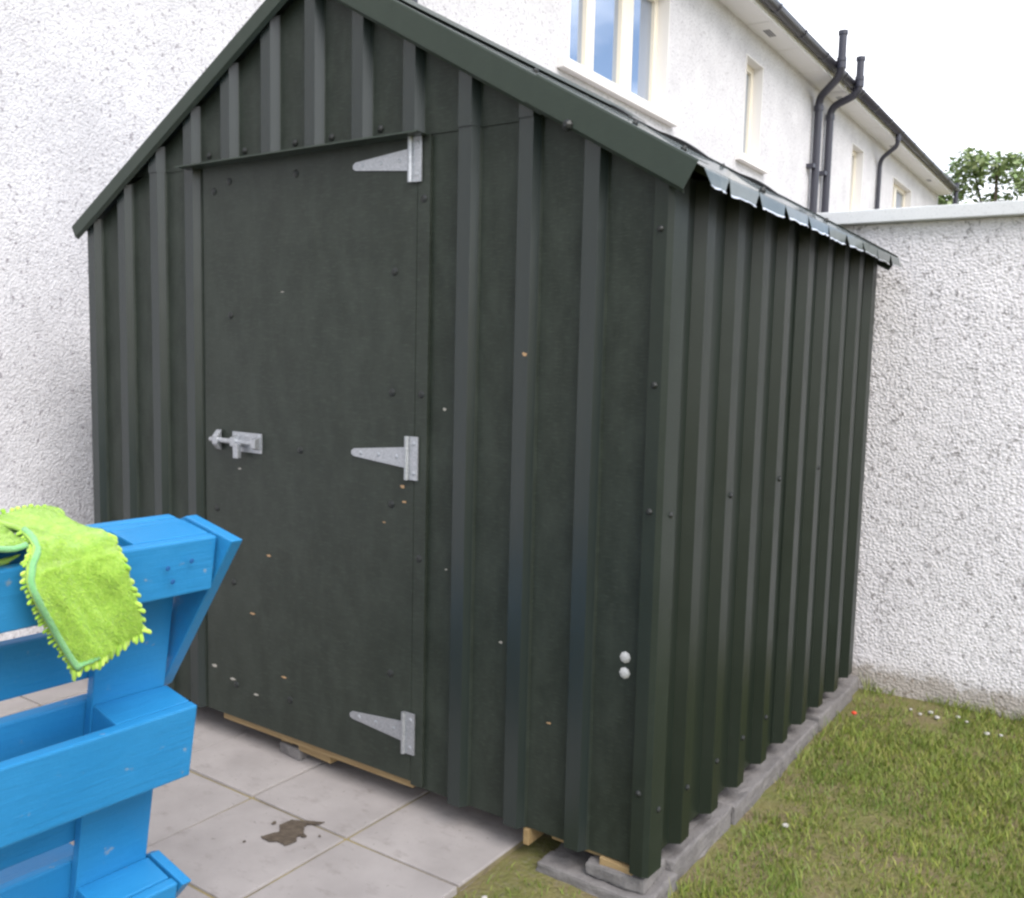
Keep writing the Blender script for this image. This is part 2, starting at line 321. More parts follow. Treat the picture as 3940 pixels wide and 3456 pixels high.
# ------------------------------------------------------------------ terrace houses (facade frame: x out of the wall, y along it)
FA = 0.02
def fpos(u): return (-0.6 - FA * u, u, 0.0)
SOF = 5.07; OVH = 0.30
def house(label, u0, u1, wins, name='terraced_house'):
    h = thing(name, label, 'house', fpos(u0), FA)
    L = (u1 - u0) - 0.004
    ys = sorted({0.0, L} | {w['a'] - u0 for w in wins} | {w['b'] - u0 for w in wins}); zs = sorted({-0.05, SOF} | {w['z0'] for w in wins} | {w['z1'] for w in wins})
    bm = bmesh.new(); D = 0.28
    def q(*p): bm.faces.new([bm.verts.new(v) for v in p])
    for i in range(len(ys) - 1):
        for j in range(len(zs) - 1):
            ym, zm = (ys[i] + ys[i + 1]) / 2, (zs[j] + zs[j + 1]) / 2
            if any(w['a'] - u0 < ym < w['b'] - u0 and w['z0'] < zm < w['z1'] for w in wins): continue
            q((0, ys[i], zs[j]), (0, ys[i + 1], zs[j]), (0, ys[i + 1], zs[j + 1]), (0, ys[i], zs[j + 1]))
    q((-7, 0, -.05), (0, 0, -.05), (0, 0, SOF), (-7, 0, SOF)); q((-7, L, -.05), (-7, L, SOF), (0, L, SOF), (0, L, -.05)); q((-7, 0, -.05), (-7, 0, SOF), (-7, L, SOF), (-7, L, -.05))
    bmesh.ops.remove_doubles(bm, verts=bm.verts, dist=1e-5); finish('wall', bm, M_DASH, h)
    for w in wins:
        a, b, z0, z1 = w['a'] - u0, w['b'] - u0, w['z0'], w['z1']; win = None
        R = 0.105; f = 0.07
        bm = bmesh.new()
        bm_box(bm, (-R - .06, a, z0), (-R, a + f, z1), .004); bm_box(bm, (-R - .06, b - f, z0), (-R, b, z1), .004)
        bm_box(bm, (-R - .06, a + f, z0), (-R, b - f, z0 + f), .004); bm_box(bm, (-R - .06, a + f, z1 - f), (-R, b - f, z1), .004)
        win = finish('window', bm, M_CREAM, h)
        edges = [a + f] + [m - u0 for mm in w.get('m', []) for m in mm] + [b - f]
        for mm in w.get('m', []): box('mullion', (-R - .055, mm[0] - u0, z0 + f), (-R + .006, mm[1] - u0, z1 - f), M_CREAM, win, .004)
        for k in range(0, len(edges), 2):
            box('pane', (-R - .045, edges[k] + .001, z0 + f + .001), (-R - .035, edges[k + 1] - .001, z1 - f - .001), M_GLASS, win)
        # plaster reveal (four linings) and sill
        bm = bmesh.new(); e = .012
        bm_box(bm, (-D, a - e, z0 - e), (0.012, a, z1 + e)); bm_box(bm, (-D, b, z0 - e), (0.012, b + e, z1 + e)); bm_box(bm, (-D, a, z1), (0.012, b, z1 + e))
        finish('reveal', bm, M_PLASTER, win)
        box('sill', (-R - .02, a - w.get('s', .16), z0 - .085), (0.07, b + w.get('s', .16), z0 - .003), M_PLASTER, win, .006)
        # black panel painted as the unlit room behind the glass
        box('unlit_room_panel', (-D - .06, a - .1, z0 - .1), (-D - .02, b + .1, z1 + .1), M_BLACK, win)
    # eaves
    np_ = max(1, round(L / 1.1)); pl = L / np_
    for k in range(np_): box('soffit_board', (-.02, k * pl + .006, SOF), (OVH - .024, (k + 1) * pl - .006, SOF + .012), M_SOFFIT, h)
    for k in range(0, np_, 3):
        for s in range(3): box('soffit_vent', (.10 + .028 * s, k * pl + .25, SOF - .004), (.115 + .028 * s, k * pl + .50, SOF - .0005), M_PVC, h)
    box('soffit_backing', (-.02, 0, SOF + .02), (OVH - .03, L, SOF + .03), M_PVC, h)
    box('fascia', (OVH - .022, 0, SOF - .012), (OVH, L, SOF + .16), M_SOFFIT, h, .003)
    # gutter: half round channel
    bm = bmesh.new(); seg = 10; gr = .062; cx, cz = OVH + .068, SOF + .105; pts = []
    for k in range(seg + 1): t = math.pi * k / seg; pts.append((cx - gr * math.cos(t), cz - gr * 1.15 * math.sin(t)))
    A = [bm.verts.new((x, 0, z)) for x, z in pts]; B = [bm.verts.new((x, L, z)) for x, z in pts]
    for k in range(seg): bm.faces.new((A[k], B[k], B[k + 1], A[k + 1]))
    g = finish('gutter', bm, M_GUTTER, h, True); solid(g, .004)
    nb = max(1, round(L / .92))
    for k in range(nb):
        y = (k + .5) * L / nb; bm = bmesh.new(); rr = []
        for q_ in (0, .035):
            rr.append([bm.verts.new((cx - (gr + .008) * math.cos(math.pi * t / 8), y + q_, cz + .004 - (gr * 1.15 + .008) * math.sin(math.pi * t / 8))) for t in range(9)])
        for t in range(8): bm.faces.new((rr[0][t], rr[1][t], rr[1][t + 1], rr[0][t + 1]))
        solid(finish('gutter_bracket', bm, M_PVC, h), .006)
    # roof slope
    prism('roof', [(OVH + .05, SOF + .15), (OVH + .05, SOF + .175), (-3.5, SOF + 2.0), (-7.3, SOF + .175), (-7.3, SOF + .15)], 1, 0.002, L - .002, M_TILE, h)
    return h, cx, cz
W1 = dict(a=4.45, b=6.27, z0=3.65, z1=4.74, m=[(4.90, 5.04), (5.53, 5.75)], s=.17)
W2 = dict(a=8.376, b=8.926, z0=3.66, z1=4.755, s=.2)
W3 = dict(a=13.16, b=13.86, z0=3.62, z1=4.72, s=.2)
W4 = dict(a=16.15, b=17.79, z0=3.62, z1=4.70, m=[(16.80, 16.98)], s=.2)
hA, _, _ = house('white pebbledashed house wall right behind the green shed, at the left of the photo', -9.0, 2.09, [])
hB, GCX, GCZ = house('white pebbledashed terraced house with a three-pane and a narrow upstairs window', 2.10, 11.47, [W1, W2])
hC, _, _ = house('farthest white terraced house, ending beside the tree', 11.48, 20.77, [W3, W4])
def fpipe(name, house_, u0, pts, r, mat, collars=()):
    o = tube(name, arc_path([(x, y - u0, z) for x, y, z in pts]), r, mat, house_, 14)
    for (x, y, z, dz) in collars: tube('pipe_collar', [(x, y - u0, z), (x, y - u0, z + dz)], r * 1.2, mat, o, 14)
    return o
fpipe('downpipe', hB, 2.10, [(.06, 2.47, 0), (.06, 2.47, 4.75), (GCX, 2.47, 4.98), (GCX, 2.47, 5.10)], .036, M_PVC, [(.06, 2.47, 3.6, .05)])
def stack(house_, u0, u, us, top):
    o = fpipe('soil_stack', house_, u0, [(.08, u, 0), (.08, u, 4.89), (.47, us, 5.02), (.47, us, top)], .052, M_PVC,
          [(.08, u, 4.72, .07), (.47, us, 5.10, .08), (.47, us, 5.19, .05), (.47, us, top - .05, .05)])
    for z in (1.2, 3.95): box('pipe_clip', (-.005, u - u0 - .17, z), (.10, u - u0 - .055, z + .05), M_PVC, o)
stack(hB, 2.10, 11.0, 10.55, 5.57); stack(hC, 11.48, 11.57, 11.5 , 5.50)
fpipe('downpipe', hC, 11.48, [(.05, 14.85, 0), (.05, 14.85, 4.78), (GCX, 14.6, 4.93), (GCX, 14.6, 5.12)], .036, M_PVC, [(GCX, 14.6, 5.0, .09)])
fpipe('downpipe', hC, 11.48, [(GCX, 20.70, 4.2), (GCX, 20.70, 5.25)], .045, M_PVC, [(GCX, 20.70, 5.2, .10), (GCX, 20.70, 4.9, .08)])

structure(box('bounce_paving', (-0.95, 2.2, -.03), (3.2, 21.5, .012), M_SLAB))  # unseen slab strip added to bounce neutral light onto the soffits
# ------------------------------------------------------------------ boundary wall
bw = thing('boundary_wall', 'white pebbledash garden wall with pale coping, running behind the shed', 'wall', (0, 1.97, 0))
box('wall', (-0.63, 0, -.05), (11.0, .215, 1.918), M_DASH2, bw)
box('coping', (-0.62, -.045, 1.92), (11.0, .26, 1.972), M_COPING, bw, .004)

# ------------------------------------------------------------------ the steel shed
Z0 = 0.10; XL, XR, YB = 0.0, 2.352, 1.80; CX = 1.203; SLP = 0.565
shed = thing('garden_shed', 'dark green ribbed steel shed with a pitched roof and a flat door', 'shed', (0, 0, 0))
def ztop(x, y=0.0): return Z0 + 1.692 + SLP * (1.246 - abs(x - CX)) - .011 * max(y, 0.0)   # the roof sags slightly to the back
def rib_profile(lo, hi, centres, bw_=.037, cw=.021, d=.028):
    p = [(lo, 0.0)]
    for c in centres:
        for x, y in ((c - bw_, 0), (c - cw, d), (c + cw, d), (c + bw_, 0)):
            if lo < x < hi: p.append((x, y))
            elif x <= lo: p[0] = (lo, d if (y == d or c - cw < lo) else p[0][1])
    p.append((hi, 0.0)); return p
def front_sheet(name, x0, x1, zb, zt, ribs, mat, y0=0.0, apex=False, yflip=-1):
    pr = rib_profile(x0, x1, ribs)
    if apex:
        out = []
        for a, b in zip(pr, pr[1:]):
            out.append(a)
            if a[0] < CX < b[0]: t = (CX - a[0]) / (b[0] - a[0]); out.append((CX, a[1] + t * (b[1] - a[1])))
        pr = out + [pr[-1]]
    vs_, fs = [], []
    for x, d in pr: vs_ += [(x, y0 + yflip * d, zb), (x, y0 + yflip * d, max(zb + .001, min(zt, ztop(x) - .035)))]
    for i in range(len(pr) - 1): fs.append((2 * i, 2 * i + 2, 2 * i + 3, 2 * i + 1))
    return solid(pydata(name, vs_, fs, mat, shed), .0016)
RB = [.04 + .193 * i for i in range(13)]
LZ = Z0 + 1.862
front_sheet('wall_sheet', XL, .672, Z0 + .004, LZ + .01, RB[:4], M_STEEL)
front_sheet('wall_sheet', 1.624, XR, Z0 - .006, LZ + .01, RB[9:12], M_STEEL)
front_sheet('gable_sheet', .20, 2.18, LZ - .008, 9, RB[1:12], M_STEEL, -.0035, True)
# ribbed rear wall sheet
front_sheet('rear_sheet', XL, XR, Z0, 9, RB, M_SIDE, YB, True, 1)
def side_sheet(name, x, sgn, ys, y0, y1, zt, mat, zb=Z0 - .006):
    pr = rib_profile(y0, y1, ys, .043, .025, .028); vs_, fs = [], []
    for y, d in pr: vs_ += [(x + sgn * d, y, zb), (x + sgn * d, y, zt)]
    for i in range(len(pr) - 1): fs.append((2 * i, 2 * i + 2, 2 * i + 3, 2 * i + 1))
    return solid(pydata(name, vs_, fs, mat, shed), .0016)
SR = [.195 + .2 * k for k in range(9)]
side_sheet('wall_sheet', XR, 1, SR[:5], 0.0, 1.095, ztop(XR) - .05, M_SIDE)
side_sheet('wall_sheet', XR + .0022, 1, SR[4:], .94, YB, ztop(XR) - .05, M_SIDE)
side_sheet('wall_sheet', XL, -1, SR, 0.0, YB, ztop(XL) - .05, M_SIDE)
# corner flashings (angle)
def angle_v(name, pts, z0, z1):
    vs_ = [(x, y, z) for x, y in pts for z in (z0, z1)]; fs = [(2 * i, 2 * i + 2, 2 * i + 3, 2 * i + 1) for i in range(len(pts) - 1)]
    return solid(pydata(name, vs_, fs, M_CORNER, shed), .0016)
cz1 = ztop(XR) - .045
angle_v('corner_flashing', [(2.326, -.002), (2.332, -.026), (2.366, -.027), (2.379, -.019), (2.383, .045), (2.354, .056)], Z0 - .012, cz1)
angle_v('corner_flashing', [(2.31, YB + .031), (2.381, YB + .031), (2.3815, YB - .03)], Z0, cz1)
# barge boards
def barge(name, xa, xb, y, dep=.074, lip=True, mat=M_TRIM, flange=.055, zoff=0.0):
    """L flashing along the roof slope from xa (upper) to xb (eave); section: top flange, face, bottom lip"""
    sg = 1 if xb > CX else -1; e = Vector((sg * 1.0, 0, -SLP)).normalized(); nrm = Vector((sg * SLP, 0, 1)).normalized()
    sec = [(flange, .0), (.0, .0), (-.0015, -.004), (-.0015, -dep + .006), (.010, -dep - .002)]     # (towards +y, along roof normal)
    dirn = 1 if y < 1 else -1
    vs_ = []
    for x in (xa, xb):
        base = Vector((x, y, ztop(x, y) + .004 + zoff))
        for (dy, dn) in sec:
            p = base + nrm * dn + Vector((0, dirn * dy, 0))
            if abs(x - CX) < 1e-6: p = Vector((CX, p.y, ztop(CX, y) + .004 + zoff + dn / math.cos(math.atan(SLP))))
            vs_.append(p)
    k = len(sec); fs = [(i, i + 1, k + i + 1, k + i) for i in range(k - 1)]
    o = solid(pydata(name, vs_, fs, mat, shed), .0016)
    return o
YF = -.052
barge('barge_board', CX, 2.06, YF); barge('barge_board', 2.015, 2.449, YF - .003, zoff=.0035)
barge('barge_board', CX, -.043, YF, .052)
barge('barge_board', CX, 2.449, YB + .062, .06, flange=.03, zoff=.0); barge('barge_board', CX, -.043, YB + .062, .06, flange=.03, zoff=.0)
# seam edge of the lower barge piece
# roof sheets: wide flats, narrow grooves; pan ends turned down at the eave
def roof_side(sg):
    xe = CX + sg * 1.252; grooves = [.105 + .2 * k for k in range(-1, 9)]
    pr = [(YF + .004, 0)]
    for g in grooves:
        for y, d in ((g - .02, 0), (g - .006, -.02), (g + .006, -.02), (g + .02, 0)):
            if YF + .004 < y < YB + .058: pr.append((y, d))
    pr.append((YB + .058, 0)); nrm = Vector((sg * SLP, 0, 1)).normalized(); vs_, fs = [], []
    for y, d in pr:
        for x in (CX + sg * .002, xe): vs_.append(Vector((x, y, ztop(x, y) - .002)) + nrm * d)
    for i in range(len(pr) - 1): fs.append((2 * i, 2 * i + 1, 2 * i + 3, 2 * i + 2))
    o = solid(pydata('roof_sheet', vs_, fs, M_ROOF, shed), .0016); return o, xe
rs, XE = roof_side(1); rl, _ = roof_side(-1)
# turned-down tabs along the eave
ze = ztop(XE) - .003; prev = YF + .008
for k in range(10):
    yr = min(.102 + .2 * k, YB + .05)
    if yr - prev < .03: break
    a, b = prev + .003, yr - .003; nj = 9; vs_, fs = [], []
    d = .033 + random.uniform(-.002, .002); inset = .026 if k < 9 else .0; sx = random.uniform(.004, .012)
    la = .004 if k else .030
    for i in range(nj + 1):
        t = i / nj; jag = random.uniform(-.0015, .0015)
        yt_ = a + (b - a) * t; ze = ztop(XE, yt_) - .003; yb_ = a + la + (b - inset - a - la) * t
        if k == 0 and i == 0: yb_ = a + .03
        vs_ += [(XE + .001, yt_, ze), (XE + .0025, yt_, ze - .004), (XE + sx, yb_, ze - d + jag), (XE + sx + .003, yb_, ze - d - .005 + jag * 1.6)]
    for i in range(nj):
        for r in range(3): fs.append((4 * i + r, 4 * i + 4 + r, 4 * i + 5 + r, 4 * i + 1 + r))
    o = pydata('eave_tab', vs_, fs, M_ROOF, rs); o.data.materials.append(M_CUT)
    for i, p in enumerate(o.data.polygons): p.material_index = 1 if i % 3 == 2 else 0
    solid(o, .0012); prev = yr
# lifted overlap edges and roof screws that break the roof's outline
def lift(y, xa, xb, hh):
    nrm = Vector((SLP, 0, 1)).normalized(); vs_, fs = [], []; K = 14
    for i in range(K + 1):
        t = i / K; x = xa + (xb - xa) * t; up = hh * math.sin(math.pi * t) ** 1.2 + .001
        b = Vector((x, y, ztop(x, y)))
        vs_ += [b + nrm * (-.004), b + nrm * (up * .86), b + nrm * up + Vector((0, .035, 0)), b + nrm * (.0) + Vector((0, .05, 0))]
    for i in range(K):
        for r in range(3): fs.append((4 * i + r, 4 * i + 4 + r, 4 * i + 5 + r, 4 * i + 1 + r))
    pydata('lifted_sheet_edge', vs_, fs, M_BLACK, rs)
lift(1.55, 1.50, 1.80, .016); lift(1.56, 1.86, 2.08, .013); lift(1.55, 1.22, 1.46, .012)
def screw(pos, nrm, r=.008, h=.005, parent=None, mat=None, name='screw_head'):
    nrm = Vector(nrm).normalized(); p = Vector(pos); bm = bmesh.new(); tube_bm(bm, [p - nrm * .002, p + nrm * h * .4, p + nrm * h], [r * 1.5, r * 1.35, r * .6], 8)
    return finish(name, bm, mat or M_SCREW, parent)
rn = (SLP, 0, 1)
for x in (1.62, 1.98, 2.14, 2.38): screw((x, .53, ztop(x, .53)), rn, .007, .014, rs)
for x in (1.5, 1.9, 2.3): screw((x, 1.4, ztop(x, 1.4)), rn, .007, .012, rs)
# ridge cap
vs_ = []
for y in (YF - .01, YB + .07):
    vs_ += [(CX - .13, y, ztop(CX - .13, y) + .010), (CX, y, ztop(CX, y) + .022), (CX + .13, y, ztop(CX + .13, y) + .010)]
solid(pydata('ridge_cap', vs_, [(0, 1, 4, 3), (1, 2, 5, 4)], M_TRIM, shed), .0016)
# lintel drip flashing above the door
lf = [(-.002, LZ - .0125), (-.040, LZ - .0125), (-.068, LZ - .0105), (-.0685, LZ - .0145)]
vs_ = [(x, y, z) for x in (.602, 1.645) for y, z in lf]; k = len(lf)
lo = solid(pydata('lintel_flashing', vs_, [(i, i + 1, k + i + 1, k + i) for i in range(k - 1)], M_TRIM, shed), .0016)
for x, z in [(1.606, 1.874), (1.457, 1.876), (.698, 1.876), (.875, 1.874), (1.263, 1.874), (1.107, 1.874)]: screw((x, -.0065, z + Z0 + .012), (0, -1, 0), .0075, .006, lo)
# door
door = box('door', (.676, -.014, Z0 + .010), (1.603, .016, LZ - .012), M_DOOR, shed, .001)
box('door_jamb', (1.6045, -.0135, Z0 + .0), (1.648, -.0018, LZ - .012), M_DOOR, shed, .001)
for x, z in [(1.519, 1.147), (1.14, .951), (1.52, .824), (.816, .479), (.735, .723), (.809, 1.795), (.732, 1.769), (1.12, 1.792), (1.524, 1.488), (.812, 1.368), (.827, .126), (1.093, .135), (1.523, .319)]:
    screw((x, -.0142, z + Z0), (0, -1, 0), .0085, .005, door)
for x, z in [(1.627, 1.146), (1.627, .678), (1.627, 1.682)]: screw((x, -.0122, z + Z0), (0, -1, 0), .0085, .005, shed)
def fleck(x, z, w, h, y, mat, parent):
    K = 9; poly = [(x + .40 * w * random.uniform(.55, 1.2) * math.cos(2 * math.pi * k / K), z + .45 * h * random.uniform(.5, 1.2) * math.sin(2 * math.pi * k / K)) for k in range(K)]
    prism('fleck', poly, 1, y - .0012, y + .001, mat, parent)
for x, z, w, h, m in [(1.562, .88, .022, .012, M_CHIP), (1.569, .836, .022, .008, M_CHIP), (1.493, .767, .02, .004, M_CHIP), (.992, .595, .026, .01, M_CHIP), (.911, .388, .028, .009, M_CHIP), (.852, .867, .02, .007, M_CHIP2),
                   (.712, .167, .036, .014, M_CHIP2), (.807, .141, .036, .010, M_CHIP2), (.926, .114, .036, .008, M_CHIP2), (1.064, .204, .03, .006, M_CHIP), (1.059, 1.439, .02, .004, M_CHIP2)]:
    fleck(x, z + Z0, w, h, -.0142, m, door)
for x, z, w, h, m in [(1.701, 1.108, .014, .012, M_CHIP2), (1.716, .658, .014, .006, M_CHIP2), (1.999, .617, .020, .012, M_CHIP), (1.982, 1.265, .020, .012, M_CHIP), (1.908, .487, .014, .010, M_CHIP2), (2.07, .30, .02, .006, M_CHIP)]:
    fleck(x, z + Z0, w, h, -.0015 if not (1.948 < x < 1.992) else -.0285, m, shed)
# tee hinges
for z in (1.79, .964, .156):
    zz = z + Z0
    hg = box('hinge', (1.588, -.021, zz - .062), (1.622, -.0155, zz + .062), M_GALV, door, .001)
    bm = bmesh.new(); tube_bm(bm, [(1.584, -.0235, zz - .062), (1.584, -.0235, zz + .062)], .0075, 10); finish('hinge_pin', bm, M_GALV, hg)
    prism('hinge_strap', [(1.577, zz - .030), (1.577, zz + .030), (1.372, zz + .011), (1.362, zz + .004), (1.362, zz - .006), (1.372, zz - .012)], 1, -.0185, -.0150, M_GALV, hg, .0006)
    for x in (1.40, 1.47, 1.54): screw((x, -.0186, zz), (0, -1, 0), .005, .002, hg, M_GALV)
    for dz in (-.042, .042): screw((1.607, -.0212, zz + dz), (0, -1, 0), .005, .002, hg, M_GALV)
# sliding bolt
bz = .957 + Z0; bolt = box('door_bolt', (.822, -.020, bz - .032), (.965, -.0148, bz + .032), M_GALV, door, .001)
bm = bmesh.new(); tube_bm(bm, [(.722, -.029, bz), (.95, -.029, bz)], .0085, 10); finish('bolt_rod', bm, M_GALV, bolt)
for x in (.836, .938): prism('bolt_staple', [(-.0198, bz - .022), (-.043, bz - .014), (-.043, bz + .014), (-.0198, bz + .022)], 0, x, x + .022, M_GALV, bolt, .002)
prism('bolt_keeper', [(-.0198, bz - .034), (-.024, bz - .032), (-.041, bz - .013), (-.041, bz + .013), (-.024, bz + .032), (-.0198, bz + .034)], 0, .744, .768, M_GALV, bolt, .002)
box('bolt_handle', (.860, -.050, bz - .052), (.884, -.034, bz - .004), M_GALV, bolt, .003)
for x, dz in ((.89, .022), (.95, .024), (.832, -.024), (.92, -.024)): screw((x, -.0202, bz + dz), (0, -1, 0), .0045, .002, bolt, M_GALV)
# silver washers low on the corner, screws on flashings and ribs
for z in (.524, .484): screw((2.286, -.001, z + Z0), (0, -1, 0), .0105, .006, shed, M_WASH, 'washer')
for x, z in [(2.335, 1.56), (2.335, .90), (2.335, .20), (2.335, 1.2)]: screw((x + .014, -.0272, z + Z0), (0, -1, 0), .006, .006, shed)
for y, z in [(.02, .89), (.403, .894), (.8, .90), (1.2, .90), (.195, .14), (.395, .14), (.595, .14), (.795, .14), (.02, .15)]: screw((2.3815, y, z + Z0), (1, 0, 0), .006, .006, shed)
e_b = Vector((SLP, 0, 1)).normalized(); pb = Vector((2.14, YF - .006, ztop(2.14))) - e_b * .062; screw(pb, (0, -1, 0), .010, .012, shed)
# scrape marks: nothing; timber floor under the sheets
box('floor_edge', (.735, .004, Z0 - .020), (1.60, .05, Z0 + .009), M_PINE, shed, .002)
box('floor_joist', (1.00, .03, Z0 - .062), (1.05, 1.72, Z0 - .021), M_PINE, shed, .002)
box('floor_joist', (1.09, .02, Z0 - .050), (1.24, .06, Z0 - .022), M_PINE, shed, .003, .004)
box('floor_joist', (2.235, -.012, Z0 - .045), (2.335, .07, Z0 - .010), M_PINE, shed, .003, .004)
box('floor_joist', (2.00, -.006, Z0 - .055), (2.018, .10, Z0 - .01), M_PINE, shed, .002)
box('floor_joist', (.10, .03, Z0 - .062), (.15, 1.72, Z0 - .021), M_PINE, shed, .002)
box('floor_edge', (2.08, .012, Z0 - .022), (2.30, .05, Z0 - .004), M_PINE, shed, .002)
box('floor_board', (.03, .06, Z0 - .020), (2.32, 1.76, Z0 + .003), M_PINE, shed)

# ------------------------------------------------------------------ concrete blocks carrying the shed
def cblock(a, b, label, grp=None, rz=0.0):
    c = Vector(((a[0] + b[0]) / 2, (a[1] + b[1]) / 2, a[2])); h = [(b[i] - a[i]) / 2 for i in range(2)]; H = b[2] - a[2]
    bm = bmesh.new(); bm_box(bm, (-h[0], -h[1], 0), (h[0], h[1], H), .008, .004)
    bmesh.ops.subdivide_edges(bm, edges=[e for e in bm.edges if e.calc_length() > .05], cuts=9, use_grid_fill=True)
    s = random.uniform(0, 50)
    for v in bm.verts: v.co += v.co.normalized() * (.006 * mnoise.noise(v.co * 22 + Vector((s, s, 0))) + .003 * mnoise.noise(v.co * 80 + Vector((s, 0, s))))
    o = finish('concrete_block', bm, M_BLOCK, None, False); o.location = c; o.rotation_euler = (random.uniform(-.01, .01), random.uniform(-.01, .01), rz)
    return tag(o, label, 'concrete block', grp)
cblock((2.06, -.040, -.04), (2.392, .13, .034), 'flat grey concrete block on the grass under the shed front corner', None, -.02)
cblock((2.20, -.016, .036), (2.366, .12, .072), 'thin concrete slab piece stacked on the corner block under the shed', None, .01)
cblock((1.00, .018, .019), (1.10, .20, .060), 'small concrete block on the paving under the shed door')
yb = .136; lens = [.40, .43, .41, .44, .42]
ords = ['nearest the front corner', 'second from the front corner', 'third from the front corner', 'fourth from the front corner', 'farthest from the camera, touching the boundary wall']
for k, L in enumerate(lens):
    y1 = min(yb + L, 1.962)
    if y1 - yb < .05: break
    cblock((2.20 + random.uniform(-.01, .01), yb, -.05), (2.392 + random.uniform(-.012, .006), y1 - .006, .050 + random.uniform(-.008, .005)),
           'rough concrete edging block beside the grass, ' + ords[k], 'concrete blocks along the shed side', random.uniform(-.02, .02)); yb = y1

# ------------------------------------------------------------------ pallet bench
PV = Matrix.Translation((1.8352, -0.9796, 0.2491)) @ Matrix.LocRotScale(None, (__import__('mathutils').Euler((0.181, 0.0074, 1.5385), 'XYZ')), None)
bench = thing('pallet_bench', 'bright blue painted pallet bench with a leaning backrest, lime cloth on it', 'bench', (1.55, -1.55, 0.016))
BI = Matrix.Translation(bench.location).inverted()
def pboard(name, a, b, bevel=.004, jit=.0012, mtx=None):
    """board in pallet coordinates (s along, t thickness away from camera, h height)"""
    bm = bmesh.new(); c = Vector([(a[i] + b[i]) / 2 for i in range(3)]); h = [(b[i] - a[i]) / 2 for i in range(3)]
    bm_box(bm, (-h[0], -h[1], -h[2]), h, bevel, jit); o = finish(name, bm, M_BLUE, bench)
    o.matrix_local = BI @ (mtx or PV) @ Matrix.Translation(c); return o
G = .0012
runs = [(.7, .8), (.3275, .4725), (0, .1)]
for h0, h1 in runs:
    rb = pboard('runner_board', (-1.2, 0, h0), (0, .022, h1), .004)
    for s0, s1 in ((-.145, -.002), (-.6725, -.5275), (-1.198, -1.055)):
        pboard('spacer_block', (s0, .022 + G, h0 + .002), (s1, .10 - G, h1 - .001), .003)
    for (s, dh) in ((-.055, .066), (-.10, .060), (-.088, .034), (-.62, .06), (-.58, .03)):
        if h1 - h0 < .12 and h0 > .5:
            bm = bmesh.new(); tube_bm(bm, [(0, 0, 0), (0, -.0006, 0)], [.0048, .003], 8); nl = finish('nail', bm, M_NAIL, rb)
            nl.location = Vector((s, 0.0, h0 + dh)) - Vector((-.6, .011, (h0 + h1) / 2)) + Vector((0, -.0113, 0)) + Vector((0, .0115, 0)) * 0
for s0, s1 in ((-.147, -.002), (-.6725, -.5275), (-1.198, -1.053)): pboard('stringer_board', (s0, .10, .002), (s1, .122 - G, .798), .003)
for h0, h1 in ((.655, .797), (.514, .614), (.3275, .4725), (.186, .286), (.003, .145)): pboard('deck_board', (-1.2, .122, h0), (0, .144, h1), .004)
def gusset(poly, s0, s1):
    bm = bmesh.new(); A = [bm.verts.new((s0, *p)) for p in poly]; B = [bm.verts.new((s1, *p)) for p in poly]; k = len(poly)
    bm.faces.new(A); bm.faces.new(B[::-1])
    for i in range(k): bm.faces.new((A[i], B[i], B[(i + 1) % k], A[(i + 1) % k]))
    bmesh.ops.bevel(bm, geom=bm.edges[:], offset=.003, segments=2, profile=.6, affect='EDGES')
    o = finish('end_bracket', bm, M_BLUE, bench); o.matrix_local = BI @ PV; return o
gusset([(-.034, .800), (.105, .803), (.142, .78), (.142, .44), (.124, .455)], .006, .030)
gusset([(-.012, .10), (.10, .103), (.12, .09), (.12, -.08), (.10, -.08)], .004, .024)
# seat: two pallets lying flat behind the backrest (seen from the photo only through the gaps)
SM = Matrix.Translation((1.62, -0.99, 0.02)) @ Matrix.Rotation(1.5385, 4, 'Z')       # s along -> +y, t -> -x
for lev in (0, .1455):
    for t0, t1 in ((.0, .1), (.3275, .4725), (.7, .8)):
        pboard('seat_runner', (-1.2, t0, lev), (0, t1, lev + .022), .003, .001, SM)
        for s0, s1 in ((-.145, -.002), (-.6725, -.5275), (-1.198, -1.055)): pboard('seat_block', (s0, t0 + .001, lev + .022 + G), (s1, t1 - .001, lev + .10 - G), .002, .0, SM)
    for s0, s1 in ((-.147, -.002), (-.6725, -.5275), (-1.198, -1.053)): pboard('seat_stringer', (s0, 0.001, lev + .10), (s1, .799, lev + .122 - G), .002, .0, SM)
    for t0, t1 in ((.0, .145), (.186, .286), (.3275, .4725), (.514, .614), (.655, .8)): pboard('seat_board', (-1.2, t0, lev + .122), (0, t1, lev + .144), .003, .001, SM)

# ------------------------------------------------------------------ lime cloth over the backrest
cl = thing('cleaning_cloth', 'lime green shaggy microfibre cloth draped over the blue bench backrest', 'cloth', tuple((PV @ Vector((-.26, .0, .8)))))
CI = Matrix.Translation(cl.location).inverted() @ PV
def spl(P, t):
    P = [Vector(p) for p in P]; n_ = len(P) - 1; x = min(max(t, 0), .99999) * n_; i = int(x); f = x - i
    p0, p1, p2, p3 = P[max(i - 1, 0)], P[i], P[i + 1], P[min(i + 2, n_)]
    return .5 * ((2 * p1) + (-p0 + p2) * f + (2 * p0 - 5 * p1 + 4 * p2 - p3) * f * f + (-p0 + 3 * p1 - 3 * p2 + p3) * f ** 3)
ER = [(-.146, -.020, .664), (-.172, -.024, .735), (-.196, -.016, .800), (-.204, .020, .818), (-.214, .10, .812), (-.205, .165, .812), (-.22, .185, .77)]
EL = [(-.262, -.022, .628), (-.308, -.028, .705), (-.352, -.036, .790), (-.330, -.005, .832), (-.345, .07, .838), (-.36, .165, .822), (-.37, .19, .76)]
